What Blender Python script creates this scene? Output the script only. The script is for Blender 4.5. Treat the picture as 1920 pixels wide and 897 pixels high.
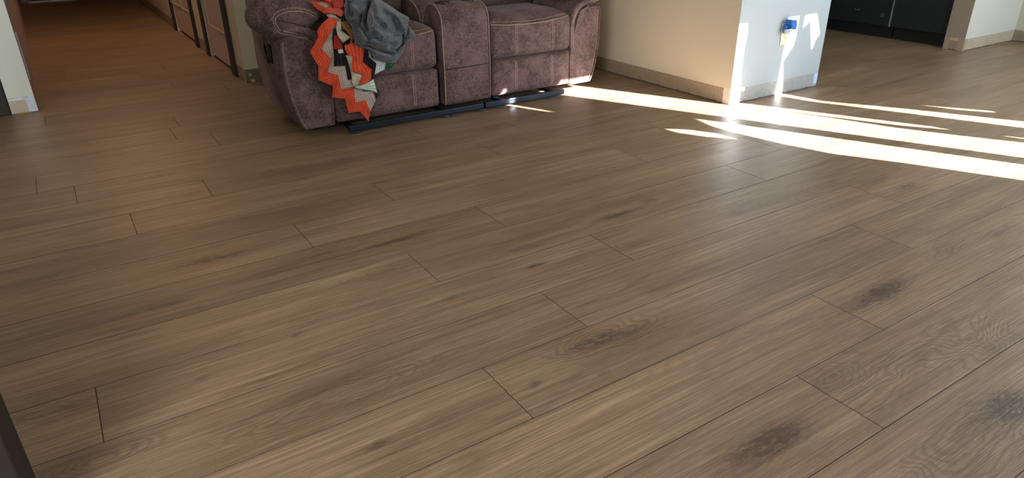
import bpy, bmesh, math, random
from mathutils import Vector, Matrix, noise
from mathutils.bvhtree import BVHTree
from mathutils.geometry import tessellate_polygon
random.seed(7)
for o in list(bpy.data.objects): bpy.data.objects.remove(o)
S = bpy.context.scene
COL = S.collection
# ---------------------------------------------------------------- camera
# room axes: x runs along the floor planks, y down the hallway, z up; the camera stands above x=0, y=0
CAM_F, CAM_P, CAM_R, CAM_YAW, CAM_H = 1294.7, 0.4519, -0.0122, 0.5669, 1.0621
def _axes():
    cp, sp = math.cos(CAM_P), math.sin(CAM_P)
    fw = Vector((0, cp, -sp)); up = Vector((0, sp, cp)); r = Vector((1, 0, 0))
    r2 = math.cos(CAM_R)*r + math.sin(CAM_R)*up
    u2 = -math.sin(CAM_R)*r + math.cos(CAM_R)*up
    m = Matrix.Rotation(-CAM_YAW, 3, 'Z')
    return m @ r2, m @ u2, m @ fw
RX, UX, FX = _axes()
CAMPOS = Vector((0, 0, CAM_H))
cd = bpy.data.cameras.new('camera'); cam = bpy.data.objects.new('camera', cd); COL.objects.link(cam)
cd.sensor_width = 36; cd.lens = CAM_F/1920*36; cd.clip_start = 0.02
mw = Matrix((RX, UX, -FX)).transposed().to_4x4(); mw.translation = CAMPOS
cam.matrix_world = mw
S.camera = cam
def ray(px, py): return FX + RX*((px-960)/CAM_F) - UX*((py-448.5)/CAM_F)
def on_y(px, py, y): d = ray(px, py); return CAMPOS + d*(y/d.y)
def on_x(px, py, x): d = ray(px, py); return CAMPOS + d*(x/d.x)
def on_z(px, py, z=0): d = ray(px, py); return CAMPOS + d*((z-CAM_H)/d.z)
# ---------------------------------------------------------------- light
W = bpy.data.worlds.new('sky'); S.world = W; W.use_nodes = True
bg = W.node_tree.nodes['Background']; bg.inputs[0].default_value = (0.62, 0.80, 1.0, 1); bg.inputs[1].default_value = 1.0
SUN_DIR = Vector((-0.4327, 0.9015, -0.428)).normalized()
def light(name, kind, loc, energy, color, size=None, size_y=None, direction=None, angle=None):
    l = bpy.data.lights.new(name, kind); l.energy = energy; l.color = color
    if kind == 'AREA': l.shape = 'RECTANGLE'; l.size = size; l.size_y = size_y
    if angle is not None: l.angle = angle
    o = bpy.data.objects.new(name, l); COL.objects.link(o); o.location = loc
    if direction is not None: o.rotation_euler = Vector(direction).to_track_quat('-Z', 'Y').to_euler()
    return o
light('sun', 'SUN', (8, -8, 6), 98.0, (1.0, 0.955, 0.93), direction=SUN_DIR, angle=0.0045)
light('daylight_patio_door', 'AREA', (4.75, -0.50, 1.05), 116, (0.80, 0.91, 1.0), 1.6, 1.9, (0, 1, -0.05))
light('fill_side', 'AREA', (6.45, 0.9, 1.5), 18, (0.80, 0.91, 1.0), 1.2, 1.0, (-1, 0.2, -0.1))  # added side fill; no window stands in this wall
light('fill_rear', 'AREA', (-1.6, -0.50, 1.4), 150, (0.95, 0.97, 1.0), 1.5, 1.4, (0.15, 1, -0.14))  # added fill brightening the left wall stub; no window is built here
light('fill_centre', 'AREA', (1.9, -0.50, 1.55), 14, (0.90, 0.95, 1.0), 1.2, 1.1, (0, 1, -0.35))  # extra unseen fill from behind the camera, without a window
light('hall_warm_fill', 'AREA', (0.4, 7.0, 2.36), 22, (1.0, 0.62, 0.36), 0.4, 0.4, (0, 0, -1))  # added warm light tinting the dim hall; no fitting is modelled
S.view_settings.view_transform = 'Standard'; S.view_settings.look = 'None'
S.view_settings.gamma = 1; S.view_settings.exposure = 0.0; S.view_settings.use_curve_mapping = False

# ---------------------------------------------------------------- node helpers
def sc(h):
    r = [int(h[i:i+2], 16)/255 for i in (0, 2, 4)]
    return tuple((c/12.92 if c <= .04045 else ((c+.055)/1.055)**2.4) for c in r) + (1,)
class N:
    def __init__(s, name):
        s.m = bpy.data.materials.new(name); s.m.use_nodes = True; s.t = s.m.node_tree
        s.b = s.t.nodes['Principled BSDF']
    def n(s, typ, **kw):
        x = s.t.nodes.new(typ)
        for k, v in kw.items():
            if k.startswith('i_'):
                k = k[2:]; k = int(k) if k.isdigit() else k
                s.put(x.inputs[k], v)
            else: setattr(x, k, v)
        return x
    def put(s, sock, v):
        if isinstance(v, bpy.types.NodeSocket): s.t.links.new(v, sock)
        elif isinstance(v, bpy.types.Node): s.t.links.new(v.outputs[0], sock)
        else: sock.default_value = v
    def math(s, op, a, b=0.0, c=0.0, clamp=False):
        x = s.t.nodes.new('ShaderNodeMath'); x.operation = op; x.use_clamp = clamp
        for i, v in enumerate((a, b, c)): s.put(x.inputs[i], v)
        return x.outputs[0]
    def sep(s, v): x = s.n('ShaderNodeSeparateXYZ'); s.put(x.inputs[0], v); return x.outputs
    def comb(s, x=0.0, y=0.0, z=0.0):
        c = s.n('ShaderNodeCombineXYZ')
        for i, v in enumerate((x, y, z)): s.put(c.inputs[i], v)
        return c.outputs[0]
    def noise(s, vec, scale, detail=2, rough=.5, dist=0.0):
        x = s.n('ShaderNodeTexNoise'); s.put(x.inputs['Vector'], vec)
        x.inputs['Scale'].default_value = scale; x.inputs['Detail'].default_value = detail
        x.inputs['Roughness'].default_value = rough; x.inputs['Distortion'].default_value = dist
        return x.outputs[0]
    def ss(s, v, lo, hi, a=0.0, b=1.0):
        x = s.n('ShaderNodeMapRange'); x.interpolation_type = 'SMOOTHSTEP'
        s.put(x.inputs[0], v)
        for i, q in enumerate((lo, hi, a, b)): x.inputs[i+1].default_value = q
        return x.outputs[0]
    def mix(s, f, a, b, mode='MIX'):
        x = s.t.nodes.new('ShaderNodeMix'); x.data_type = 'RGBA'; x.blend_type = mode
        s.put(x.inputs[0], f); s.put(x.inputs[6], a); s.put(x.inputs[7], b); return x.outputs[2]
    def obj(s): return s.n('ShaderNodeTexCoord').outputs['Object']
    def pos(s): return s.n('ShaderNodeNewGeometry').outputs['Position']
    def base(s, v): s.put(s.b.inputs['Base Color'], v)
    def rough(s, v): s.put(s.b.inputs['Roughness'], v)
    def bump(s, h, strength=.3, dist=.002):
        x = s.n('ShaderNodeBump'); x.inputs['Strength'].default_value = strength; x.inputs['Distance'].default_value = dist
        s.put(x.inputs['Height'], h); s.put(s.b.inputs['Normal'], x.outputs[0])
    def spec(s, v): s.put(s.b.inputs['Specular IOR Level'], v)

def plain(name, h, rough=.6, metal=0.0, spec=.5, vary=.06, scale=25, bump=.0):
    k = N(name); n_ = k.noise(k.obj(), scale, 3)
    a = tuple(c*(1-vary) for c in sc(h)[:3])+(1,); b = tuple(min(1, c*(1+vary)) for c in sc(h)[:3])+(1,)
    k.base(k.mix(n_, a, b)); k.rough(rough); k.b.inputs['Metallic'].default_value = metal; k.spec(spec)
    if bump: k.bump(k.noise(k.obj(), scale*12, 2), bump, .001)
    return k.m

# ---- floor planks: colour and relief follow each plank's own coordinates, stored on the mesh
def floor_material():
    k = N('oak_plank')
    at = k.n('ShaderNodeAttribute', attribute_name='pco').outputs['Vector']
    kn = k.n('ShaderNodeAttribute', attribute_name='knot').outputs['Fac']
    fl = k.n('ShaderNodeAttribute', attribute_name='swirl').outputs['Fac']
    rn = k.n('ShaderNodeAttribute', attribute_name='tone').outputs['Fac']
    x, y, z = k.sep(at)
    broad = k.noise(k.comb(k.math('MULTIPLY', x, 1.0), k.math('MULTIPLY', y, 7.0), z), 1.6, 3, .55)
    streak = k.noise(k.comb(k.math('MULTIPLY', x, 2.4), k.math('MULTIPLY', y, 95.0), z), 1.0, 4, .6)
    fine = k.noise(k.comb(k.math('MULTIPLY', x, 11.0), k.math('MULTIPLY', y, 430.0), z), 1.0, 4, .7)
    brush = k.noise(k.comb(k.math('MULTIPLY', x, 3.0), k.math('MULTIPLY', y, 240.0), k.math('ADD', z, 11.0)), 1.0, 1, .5)
    # growth rings as contours of a stretched height field
    warp = k.noise(k.comb(k.math('MULTIPLY', x, 1.5), k.math('MULTIPLY', y, 5.0), z), 1.0, 2, .5)
    warp2 = k.noise(k.comb(k.math('MULTIPLY', x, 12.0), k.math('MULTIPLY', y, 30.0), z), 1.0, 3, .6)
    f = k.math('ADD', k.math('MULTIPLY', warp, 2.4), k.math('MULTIPLY', y, 3.0))
    f = k.math('ADD', f, fl)
    f = k.math('ADD', f, k.math('MULTIPLY', warp2, .20))
    ring = k.math('SINE', k.math('MULTIPLY', f, 62.0))
    ring = k.ss(ring, -.4, 1.0)
    patch = k.noise(k.comb(k.math('MULTIPLY', x, 1.3), k.math('MULTIPLY', y, 9.0), k.math('ADD', z, 7.0)), 1.0, 2, .5)
    ringmask = k.math('MAXIMUM', k.ss(patch, .52, .72, 0, .45), k.ss(k.math('ABSOLUTE', fl), .03, .22, 0, 1.0))
    c = k.mix(k.ss(broad, .30, .70), sc('7f6850'), sc('9a8369'))
    c = k.mix(k.ss(streak, .35, .66, 0, .55), c, sc('665240'))
    c = k.mix(k.ss(fine, .52, .70, 0, .45), c, sc('b7a893'))
    c = k.mix(k.ss(fine, .47, .30, 0, .50), c, sc('54432f'))
    c = k.mix(k.ss(brush, .54, .40, 0, .42), c, sc('5c4a38'))
    c = k.mix(k.math('MULTIPLY', k.math('MULTIPLY', ring, ringmask), .50), c, sc('58432f'))
    dk = k.noise(k.comb(k.math('MULTIPLY', x, 1.8), k.math('MULTIPLY', y, 16.0), k.math('ADD', z, 3.0)), 1.0, 4, .62, .6)
    c = k.mix(k.ss(dk, .55, .75, 0, .65), c, sc('544031'))
    kk = k.math('MULTIPLY', kn, k.ss(k.noise(k.comb(k.math('MULTIPLY', x, 38.0), k.math('MULTIPLY', y, 120.0), z), 1.0, 4, .7, .8), .36, .60, .30, 1.35))
    c = k.mix(k.math('MULTIPLY', kk, 1.05, clamp=True), c, sc('453325'))
    tone = k.mix(rn, (0.88, 0.87, 0.86, 1), (1.10, 1.09, 1.07, 1))
    c = k.mix(1.0, c, tone, 'MULTIPLY')
    edge = k.n('ShaderNodeAttribute', attribute_name='groove').outputs['Fac']
    c = k.mix(edge, c, sc('30231a'))
    k.base(c)
    k.rough(k.math('MAXIMUM', k.ss(fine, .3, .7, .34, .48), edge)); k.spec(k.math('MULTIPLY', k.math('SUBTRACT', 1.0, edge), .8))
    h = k.math('ADD', k.math('MULTIPLY', fine, .45), k.math('MULTIPLY', brush, .9))
    h = k.math('SUBTRACT', h, k.math('MULTIPLY', k.math('MULTIPLY', ring, ringmask), .25))
    k.bump(h, .75, .0012)
    return k.m

def paint(name, wall, strip='b5a78f', strip_h=.085, axis='x', patches=(), vary=.05, chips=True):
    """painted wall whose bare strip, left by a removed baseboard, runs along the floor"""
    k = N(name); p = k.pos(); x, y, z = k.sep(p)
    t = x if axis == 'x' else y
    n1 = k.noise(p, 1.6, 3); n2 = k.noise(p, 34, 4, .6); n3 = k.noise(p, 120, 3, .6)
    a = tuple(c*(1-vary) for c in sc(wall)[:3])+(1,); b = tuple(min(1, c*(1+vary)) for c in sc(wall)[:3])+(1,)
    c = k.mix(n1, a, b)
    if strip:
        zz = k.math('ADD', z, k.math('MULTIPLY', k.math('SUBTRACT', n2, .5), .006))
        c2 = k.mix(k.ss(n2, .35, .7), sc(strip), tuple(q*.86 for q in sc(strip)[:3])+(1,))
        c = k.mix(k.ss(zz, strip_h+.001, strip_h-.001), c, c2)
        line = k.math('MULTIPLY', k.ss(k.math('ABSOLUTE', k.math('SUBTRACT', zz, strip_h)), .0022, .0008), k.ss(n2, .40, .48))
        c = k.mix(k.math('MULTIPLY', line, .55), c, sc('6b5a48'))
        if chips:
            near = k.math('MULTIPLY', k.ss(k.math('ABSOLUTE', k.math('SUBTRACT', z, strip_h-.006)), .012, .002), k.ss(n3, .62, .66))
            near = k.math('MULTIPLY', near, k.ss(n2, .50, .56))
            c = k.mix(near, c, sc('efeae0'))
            low = k.math('MULTIPLY', k.ss(z, .014, .004), k.ss(n3, .60, .64))
            c = k.mix(low, c, sc('efe9de'))
            crk = k.math('MULTIPLY', k.ss(z, .012, .003), k.ss(n2, .58, .63))
            c = k.mix(crk, c, sc('2b2119'))
            c = k.mix(k.ss(z, .0075, .004, 0, .85), c, sc('3a2c20'))  # shadow line along the floor painted into the wall colour
    for (a0, a1, z0, z1, col, hatch) in patches:
        w = k.math('MULTIPLY', k.math('SUBTRACT', n2, .5), .012)
        tt = k.math('ADD', t, w); zz = k.math('ADD', z, w)
        m = k.math('MULTIPLY', k.math('MULTIPLY', k.ss(tt, a0-.001, a0+.001), k.ss(tt, a1+.001, a1-.001)),
                   k.math('MULTIPLY', k.ss(zz, z0-.001, z0+.001), k.ss(zz, z1+.001, z1-.001)))
        cc = sc(col)
        if hatch:
            s_ = k.math('SINE', k.math('ADD', k.math('MULTIPLY', t, 700.0), k.math('ADD', k.math('MULTIPLY', z, 420.0), k.math('MULTIPLY', n2, 6.0))))
            cc = k.mix(k.ss(s_, .2, .9, 0, .8), sc(col), sc(hatch))
        c = k.mix(m, c, cc)
    k.base(c); k.rough(.55); k.spec(.35)
    k.bump(k.math('ADD', k.noise(p, 260, 2), k.math('MULTIPLY', n2, .6)), .12, .002)
    return k.m

def suede(name, h, h2, wr=.4):
    k = N(name); o = k.obj()
    n1 = k.noise(o, 9, 4, .62); n2 = k.noise(o, 70, 4, .7); n3 = k.noise(o, 380, 2)
    f = k.math('ADD', k.math('MULTIPLY', n1, .55), k.math('MULTIPLY', n2, .45))
    c = k.mix(k.ss(f, .38, .62), sc(h), sc(h2)); c = k.mix(k.ss(k.noise(o, 150, 3, .75), .52, .66, 0, .30), c, sc('9d8684')); k.base(c); k.rough(.85); k.spec(.25)
    k.b.inputs['Sheen Weight'].default_value = .22; k.b.inputs['Sheen Roughness'].default_value = .4
    k.b.inputs['Sheen Tint'].default_value = sc('cdbcb8')
    k.bump(k.math('ADD', k.math('MULTIPLY', n1, 2.2), k.math('ADD', n2, k.math('MULTIPLY', n3, .25))), wr, .004)
    return k.m

M = {}
M['floor'] = floor_material()
M['subfloor'] = plain('subfloor_dark', '2a2019', .9)
M['ceiling'] = plain('ceiling_white', 'd8d4cb', .9)
M['suede'] = suede('sofa_suede', '3d2f2c', '66514f')
M['suede_shaded'] = suede('sofa_suede_shaded', '322725', '463836')  # shade on the sofa back painted in as a darker suede
M['suede_lit'] = M['suede']
M['stitch'] = plain('tan_thread', 'c9b49a', .8)
M['pipe'] = plain('grey_piping', '9c8a80', .8)
M['black'] = plain('black_metal', '1b2430', .35, .6)
M['blackplastic'] = plain('black_plastic', '15161a', .45)
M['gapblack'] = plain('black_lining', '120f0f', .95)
M['darkcase'] = plain('dark_brown_casing', '1c1613', .6)
M['door'] = plain('door_paint', 'a59282', .5, bump=.05)
M['gold'] = plain('door_moulding', 'a89676', .5)
M['navy'] = plain('navy_door', '151922', .5)
M['metal'] = plain('hinge_metal', 'b9bcc0', .3, .9)
M['cab'] = plain('black_cabinet', '1c2224', .32, vary=.12)
M['kick'] = plain('black_kick', '121719', .5)
M['disc'] = plain('grey_disc', '3d4648', .4)
M['edge'] = plain('cabinet_edge', '8b8f8f', .35, .5)
M['counter'] = plain('worktop', '55524c', .4)
M['plate'] = plain('ivory_plastic', 'd9d2b4', .4)
M['blue'] = plain('blue_plastic', '1f5ea6', .35)
M['slot'] = plain('slot_dark', '3a352c', .6)
M['white'] = plain('white_paint', 'dfe3e8', .5)
M['light_blocker'] = plain('blocker_sheet', '7d7468', .9)
M['glassy'] = N('clear_plastic').m
def _g():
    m = M['glassy']; b = m.node_tree.nodes['Principled BSDF']
    b.inputs['Base Color'].default_value = (.93, .97, .97, 1); b.inputs['Roughness'].default_value = .15
    b.inputs['Transmission Weight'].default_value = .45
_g()

# ---------------------------------------------------------------- mesh helpers
def mesh(name, verts, faces, mat=None, parent=None, smooth=False, mats=None, midx=None):
    me = bpy.data.meshes.new(name); me.from_pydata([tuple(v) for v in verts], [], faces)
    for m in (mats or ([mat] if mat else [])): me.materials.append(m)
    if midx: me.polygons.foreach_set('material_index', midx)
    if smooth: me.polygons.foreach_set('use_smooth', [True]*len(faces))
    me.update()
    bm = bmesh.new(); bm.from_mesh(me); bmesh.ops.recalc_face_normals(bm, faces=bm.faces); bm.to_mesh(me); bm.free()
    o = bpy.data.objects.new(name, me); COL.objects.link(o)
    if parent: o.parent = parent; o.matrix_parent_inverse = parent.matrix_world.inverted() if parent.type != 'EMPTY' else Matrix.Translation(-parent.location)
    return o
class MB:
    def __init__(s): s.v = []; s.f = []; s.m = []
    def add(s, v, f, mi=0):
        b = len(s.v); s.v += [Vector(p) for p in v]; s.f += [tuple(i+b for i in q) for q in f]; s.m += [mi]*len(f); return s
    def box(s, x0, x1, y0, y1, z0, z1, mi=0, bev=0.0):
        if bev:
            bm = bmesh.new(); bmesh.ops.create_cube(bm, size=1)
            for v in bm.verts: v.co = Vector(((x0+x1)/2+v.co.x*(x1-x0), (y0+y1)/2+v.co.y*(y1-y0), (z0+z1)/2+v.co.z*(z1-z0)))
            bmesh.ops.bevel(bm, geom=list(bm.edges), offset=bev, segments=2, affect='EDGES', profile=.5)
            bm.verts.index_update(); s.add([v.co.copy() for v in bm.verts], [[v.index for v in f.verts] for f in bm.faces], mi); bm.free(); return s
        v = [(x0,y0,z0),(x1,y0,z0),(x1,y1,z0),(x0,y1,z0),(x0,y0,z1),(x1,y0,z1),(x1,y1,z1),(x0,y1,z1)]
        return s.add(v, [(0,3,2,1),(4,5,6,7),(0,1,5,4),(1,2,6,5),(2,3,7,6),(3,0,4,7)], mi)
    def tube(s, pts, r, n=6, mi=0, closed=False):
        pts = [Vector(p) for p in pts]; rings = []
        for i, p in enumerate(pts):
            a = pts[max(i-1, 0)]; b = pts[min(i+1, len(pts)-1)]; d = (b-a)
            if d.length < 1e-9: d = Vector((0, 0, 1))
            d.normalize(); h = Vector((0, 0, 1)) if abs(d.z) < .9 else Vector((1, 0, 0))
            u = d.cross(h).normalized(); w = d.cross(u)
            rr = r[i] if isinstance(r, (list, tuple)) else r
            rings.append([p+u*(rr*math.cos(2*math.pi*j/n))+w*(rr*math.sin(2*math.pi*j/n)) for j in range(n)])
        v = [q for g in rings for q in g]; f = []
        for i in range(len(rings)-1):
            for j in range(n): f.append((i*n+j, i*n+(j+1) % n, (i+1)*n+(j+1) % n, (i+1)*n+j))
        f.append(tuple(range(n))[::-1]); f.append(tuple((len(rings)-1)*n+j for j in range(n)))
        return s.add(v, f, mi)
    def loft(s, rings, cap=True, mi=0):
        n = len(rings[0]); v = [p for g in rings for p in g]; f = []
        for i in range(len(rings)-1):
            for j in range(n): f.append((i*n+j, i*n+(j+1) % n, (i+1)*n+(j+1) % n, (i+1)*n+j))
        if cap: f.append(tuple(range(n))[::-1]); f.append(tuple((len(rings)-1)*n+j for j in range(n)))
        return s.add(v, f, mi)
    def grid(s, P, mi=0):
        a = len(P); b = len(P[0]); v = [q for r in P for q in r]
        return s.add(v, [(i*b+j, i*b+j+1, (i+1)*b+j+1, (i+1)*b+j) for i in range(a-1) for j in range(b-1)], mi)
    def build(s, name, mat=None, parent=None, smooth=False, mats=None):
        return mesh(name, s.v, s.f, mat, parent, smooth, mats, s.m if mats else None)
def tag(o, label=None, cat=None, group=None, kind=None):
    for k, v in (('label', label), ('category', cat), ('group', group), ('kind', kind)):
        if v: o[k] = v
    return o
def empty(name, loc, label, cat, group=None):
    o = bpy.data.objects.new(name, None); COL.objects.link(o); o.location = loc; o.empty_display_size = .1
    return tag(o, label, cat, group)
def struct(o): o['kind'] = 'structure'; return o

# ---------------------------------------------------------------- floor
PW = 0.23; PL = 6.75; V0 = 0.5375
JOINT = {3: 5.82, 4: 7.44, 5: 3.07, 6: 4.55, 7: 6.18, 8: 3.57, 9: 5.27, 10: 2.48, 11: 4.24, 12: .31, 13: 1.65, 15: -.99, 2: 4.3, 1: 2.9, 14: 6.35}
# knots and cathedral figures: pixel in the photo -> floor point, half length, half width (m), darkness, swirl
KN = [(1118, 640, .085, .022, .62, .5), (1190, 622, .05, .016, .35, .4), (1140, 632, .15, .05, .12, .35), (1660, 545, .10, .026, .75, .3), (1635, 560, .16, .03, .35, .2),
      (1455, 825, .07, .022, .85, .3), (1430, 838, .12, .035, .45, .3), (1893, 760, .06, .03, .9, .3), (1870, 780, .10, .05, .35, .3),
      (425, 480, .08, .014, .6, .4), (360, 494, .10, .02, .4, .35), (740, 452, .12, .016, .6, .2), (320, 571, .05, .012, .6, .3), (225, 596, .08, .012, .4, .3),
      (1160, 403, .10, .02, .55, .3), (1222, 376, .03, .014, .55, .3), (1003, 499, .04, .009, .75, .2), (1090, 470, .03, .01, .3, .2),
      (1003, 721, .018, .010, .55, .2), (707, 835, .028, .008, .75, .15), (1085, 708, .02, .01, .2, .1), (1130, 700, .015, .008, .35, .2),
      (555, 628, .012, .009, .7, .1), (850, 558, .035, .012, .35, .15), (378, 710, .014, .006, .6, .1), (1340, 505, .02, .009, .3, .2),
      (300, 330, .16, .012, .55, .1), (880, 395, .05, .01, .3, .2), (930, 272, .05, .01, .5, .2), (960, 395, .08, .02, .1, .3), (790, 262, .05, .008, .3, .1),
      (1000, 200, .04, .008, .2, .1), (380, 342, .10, .012, .3, .2), (640, 300, .05, .01, .3, .3), (745, 350, .05, .01, .15, .1), (1210, 352, .05, .012, .12, .3),
      (1590, 725, .12, .05, .06, 1.0), (1560, 715, .07, .03, .08, .6), (1815, 640, .11, .05, .08, 1.0), (1855, 652, .03, .02, .35, .4), (650, 745, .17, .030, .05, .85), (715, 712, .10, .02, .05, .5),
      (185, 865, .08, .025, .12, .8), (100, 770, .07, .02, .18, .5), (735, 507, .12, .025, .08, .8), (1180, 460, .05, .018, .2, .6), (1800, 860, .12, .04, .12, .7),
      (1430, 258, .07, .02, .3, .3), (1700, 350, .05, .02, .45, .4), (1640, 340, .08, .02, .3, .3), (1870, 437, .08, .02, .35, .3), (1380, 400, .05, .02, .2, .3),
      (1560, 700, .03, .012, .1, .3), (1780, 470, .10, .03, .3, .4), (1350, 640, .02, .012, .08, .2), (1320, 690, .02, .01, .15, .2), (590, 480, .12, .02, .15, .3), (1540, 860, .04, .012, .1, .2)]
KP = [(on_z(a, b).x, on_z(a, b).y, c*1.08, d*1.2, min(1.1, e*1.3), f) for a, b, c, d, e, f in KN]
def build_floor():
    vs = []; fs = []; pco = []; knot = []; swirl = []; tone = []; gro = []
    X0, X1 = -3.4, 7.4
    rnd = random.Random(11)
    for k in range(-4, 56):
        y0 = (k-V0)*PW; y1 = y0+PW
        j = JOINT.get(k, rnd.uniform(0, PL))
        a = j*PW
        while a > X0: a -= PL*PW
        while a < X1:
            b = a+PL*PW; xa, xb = max(a, X0), min(b, X1)
            if xb-xa > .02:
                tn = rnd.random(); off = rnd.uniform(0, 40); zz = rnd.uniform(0, 60)
                ks = [q for q in KP if y0 < q[1] < y1 and xa-.05 < q[0] < xb+.05]
                near = y1 < 4 and ks
                ix = 110 if near else 2; iy = 22 if near else 2
                g = .0016 if y0 < 5 else .0008; gd = .0007
                xs = [xa+g*.25, xa+g]+[xa+g+(xb-xa-2*g)*i/ix for i in range(1, ix)]+[xb-g, xb-g*.25]
                ys = [y0+g*.25, y0+g]+[y0+g+(PW-2*g)*i/iy for i in range(1, iy)]+[y1-g, y1-g*.25]
                base = len(vs); nx, ny = len(xs), len(ys)
                for ii, x in enumerate(xs):
                    for jj, y in enumerate(ys):
                        e = ii in (0, nx-1) or jj in (0, ny-1)
                        vs.append((x, y, -gd if e else 0.0))
                        pco.append((x-a+off, y-y0, zz)); tone.append(tn); gro.append(1.0 if e else 0.0)
                        kv = sv = 0.0
                        for (kx, ky, hl, hw, dk, sw) in ks:
                            w = noise.noise(Vector((x*14, y*30, 3)))*.35
                            d = ((x-kx)/hl)**2+((y-ky)/hw)**2
                            d *= 1+w
                            if d < 9: kv += dk*math.exp(-d*1.1); sv += sw*.62*math.exp(-d*.55)
                        knot.append(kv); swirl.append(sv)
                for ii in range(nx-1):
                    for jj in range(ny-1):
                        fs.append((base+ii*ny+jj, base+(ii+1)*ny+jj, base+(ii+1)*ny+jj+1, base+ii*ny+jj+1))
            a = b
    base = len(vs); z = -.0013
    vs += [(X0, -1.2, z), (X1, -1.2, z), (X1, 12.4, z), (X0, 12.4, z), (X0, -1.2, -.05), (X1, -1.2, -.05), (X1, 12.4, -.05), (X0, 12.4, -.05)]
    for q in range(8): pco.append((0, 0, 0)); knot.append(0); swirl.append(0); tone.append(.3); gro.append(1)
    nf = len(fs)
    fs += [tuple(base+i for i in q) for q in ((0, 1, 2, 3), (7, 6, 5, 4), (0, 4, 5, 1), (1, 5, 6, 2), (2, 6, 7, 3), (3, 7, 4, 0))]
    me = bpy.data.meshes.new('floor'); me.from_pydata(vs, [], fs); me.materials.append(M['floor']); me.materials.append(M['subfloor'])
    me.polygons.foreach_set('material_index', [0]*nf+[1]*6)
    at = me.attributes.new('pco', 'FLOAT_VECTOR', 'POINT'); at.data.foreach_set('vector', [c for p in pco for c in p])
    for nm, arr in (('knot', knot), ('swirl', swirl), ('tone', tone), ('groove', gro)):
        at = me.attributes.new(nm, 'FLOAT', 'POINT'); at.data.foreach_set('value', arr)
    me.update(); o = bpy.data.objects.new('floor', me); COL.objects.link(o); struct(o)
build_floor()

# ---------------------------------------------------------------- walls
H = 2.44
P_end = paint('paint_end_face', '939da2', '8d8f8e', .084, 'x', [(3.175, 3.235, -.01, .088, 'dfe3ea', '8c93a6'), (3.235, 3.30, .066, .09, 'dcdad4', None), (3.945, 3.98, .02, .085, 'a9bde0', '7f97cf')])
P_beige = paint('paint_beige', 'd2c7b0', '9d8c74', .088, 'y', [(2.63, 2.69, -.01, .095, 'e4dccf', 'aea6a2')])
P_hall = paint('paint_hall', 'b5a78e', '80745f', .088, 'y', [(4.86, 4.875, -.01, .09, '9c8f78', None)])
P_back = paint('paint_back', 'c0b99e', '6b6350', .088, 'x', [(1.02, 1.04, .045, .06, 'a9a596', None), (1.03, 1.055, .0, .02, 'c2beb0', None)])
P_post = paint('paint_post', 'd3dad0', 'ccd6e8', .092, 'x', [(-.33, -.238, .006, .078, 'b9b09c', None), (-.31, -.25, .078, .086, 'e0e4e0', None), (-.30, -.235, -.01, .008, '9c7f5e', None)])
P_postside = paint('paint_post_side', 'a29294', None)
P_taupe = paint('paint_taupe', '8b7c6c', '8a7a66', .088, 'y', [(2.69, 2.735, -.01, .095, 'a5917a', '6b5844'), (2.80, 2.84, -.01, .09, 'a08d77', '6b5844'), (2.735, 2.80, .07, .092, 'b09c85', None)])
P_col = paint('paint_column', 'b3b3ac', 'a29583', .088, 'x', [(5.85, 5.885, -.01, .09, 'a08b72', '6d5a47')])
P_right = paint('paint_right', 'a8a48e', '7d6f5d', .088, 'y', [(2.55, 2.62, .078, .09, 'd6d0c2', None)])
P_room = paint('paint_room', 'bdb5a2', None)

def wall(name, x0, x1, y0, y1, mats, z0=0, z1=H):
    """mats: (-x, +x, -y, +y) faces"""
    v = [(x0,y0,z0),(x1,y0,z0),(x1,y1,z0),(x0,y1,z0),(x0,y0,z1),(x1,y0,z1),(x1,y1,z1),(x0,y1,z1)]
    f = [(0,4,7,3),(1,2,6,5),(0,1,5,4),(2,3,7,6),(0,3,2,1),(4,5,6,7)]
    ms = list(mats); u = []
    for m in ms:
        if m not in u: u.append(m)
    idx = [u.index(m) for m in ms]+[0, 0]
    me = bpy.data.meshes.new(name); me.from_pydata(v, [], f)
    for m in u: me.materials.append(m)
    me.polygons.foreach_set('material_index', idx); me.update()
    o = bpy.data.objects.new(name, me); COL.objects.link(o); return struct(o)
wall('wall_end', 3.18, 3.98, 2.637, 4.86, (P_beige, P_room, P_end, P_room))
wall('wall_back', 1.0, 3.18, 4.86, 5.0, (P_hall, P_room, P_back, P_room))
# hallway right-hand wall, split around its two doors
wall('wall_hall_right', 1.0, 1.14, 5.0, 5.20, (P_hall, P_room, P_room, P_room))
wall('wall_hall_middle', 1.0, 1.14, 5.985, 6.51, (P_hall, P_room, P_room, P_room))
wall('wall_hall_far', 1.0, 1.14, 7.50, 11.05, (P_hall, P_room, P_room, P_room))
wall('wall_hall_lintel', 1.0, 1.14, 5.20, 5.985, (P_hall, P_room, P_room, P_room), 2.05, H)
wall('wall_hall_header', 1.0, 1.14, 6.51, 7.50, (P_hall, P_room, P_room, P_room), 2.05, H)
wall('wall_hall_end', -.40, 1.14, 11.06, 11.2, (P_hall, P_room, P_postside, P_room))
w_ = wall('wall_hall_left', -.323, -.193, 4.835, 11.06, (P_room, P_postside, P_post, P_room))
for v in w_.data.vertices:
    if v.co.y > 8 and v.co.x > -.25: v.co.x = -.272

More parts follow.
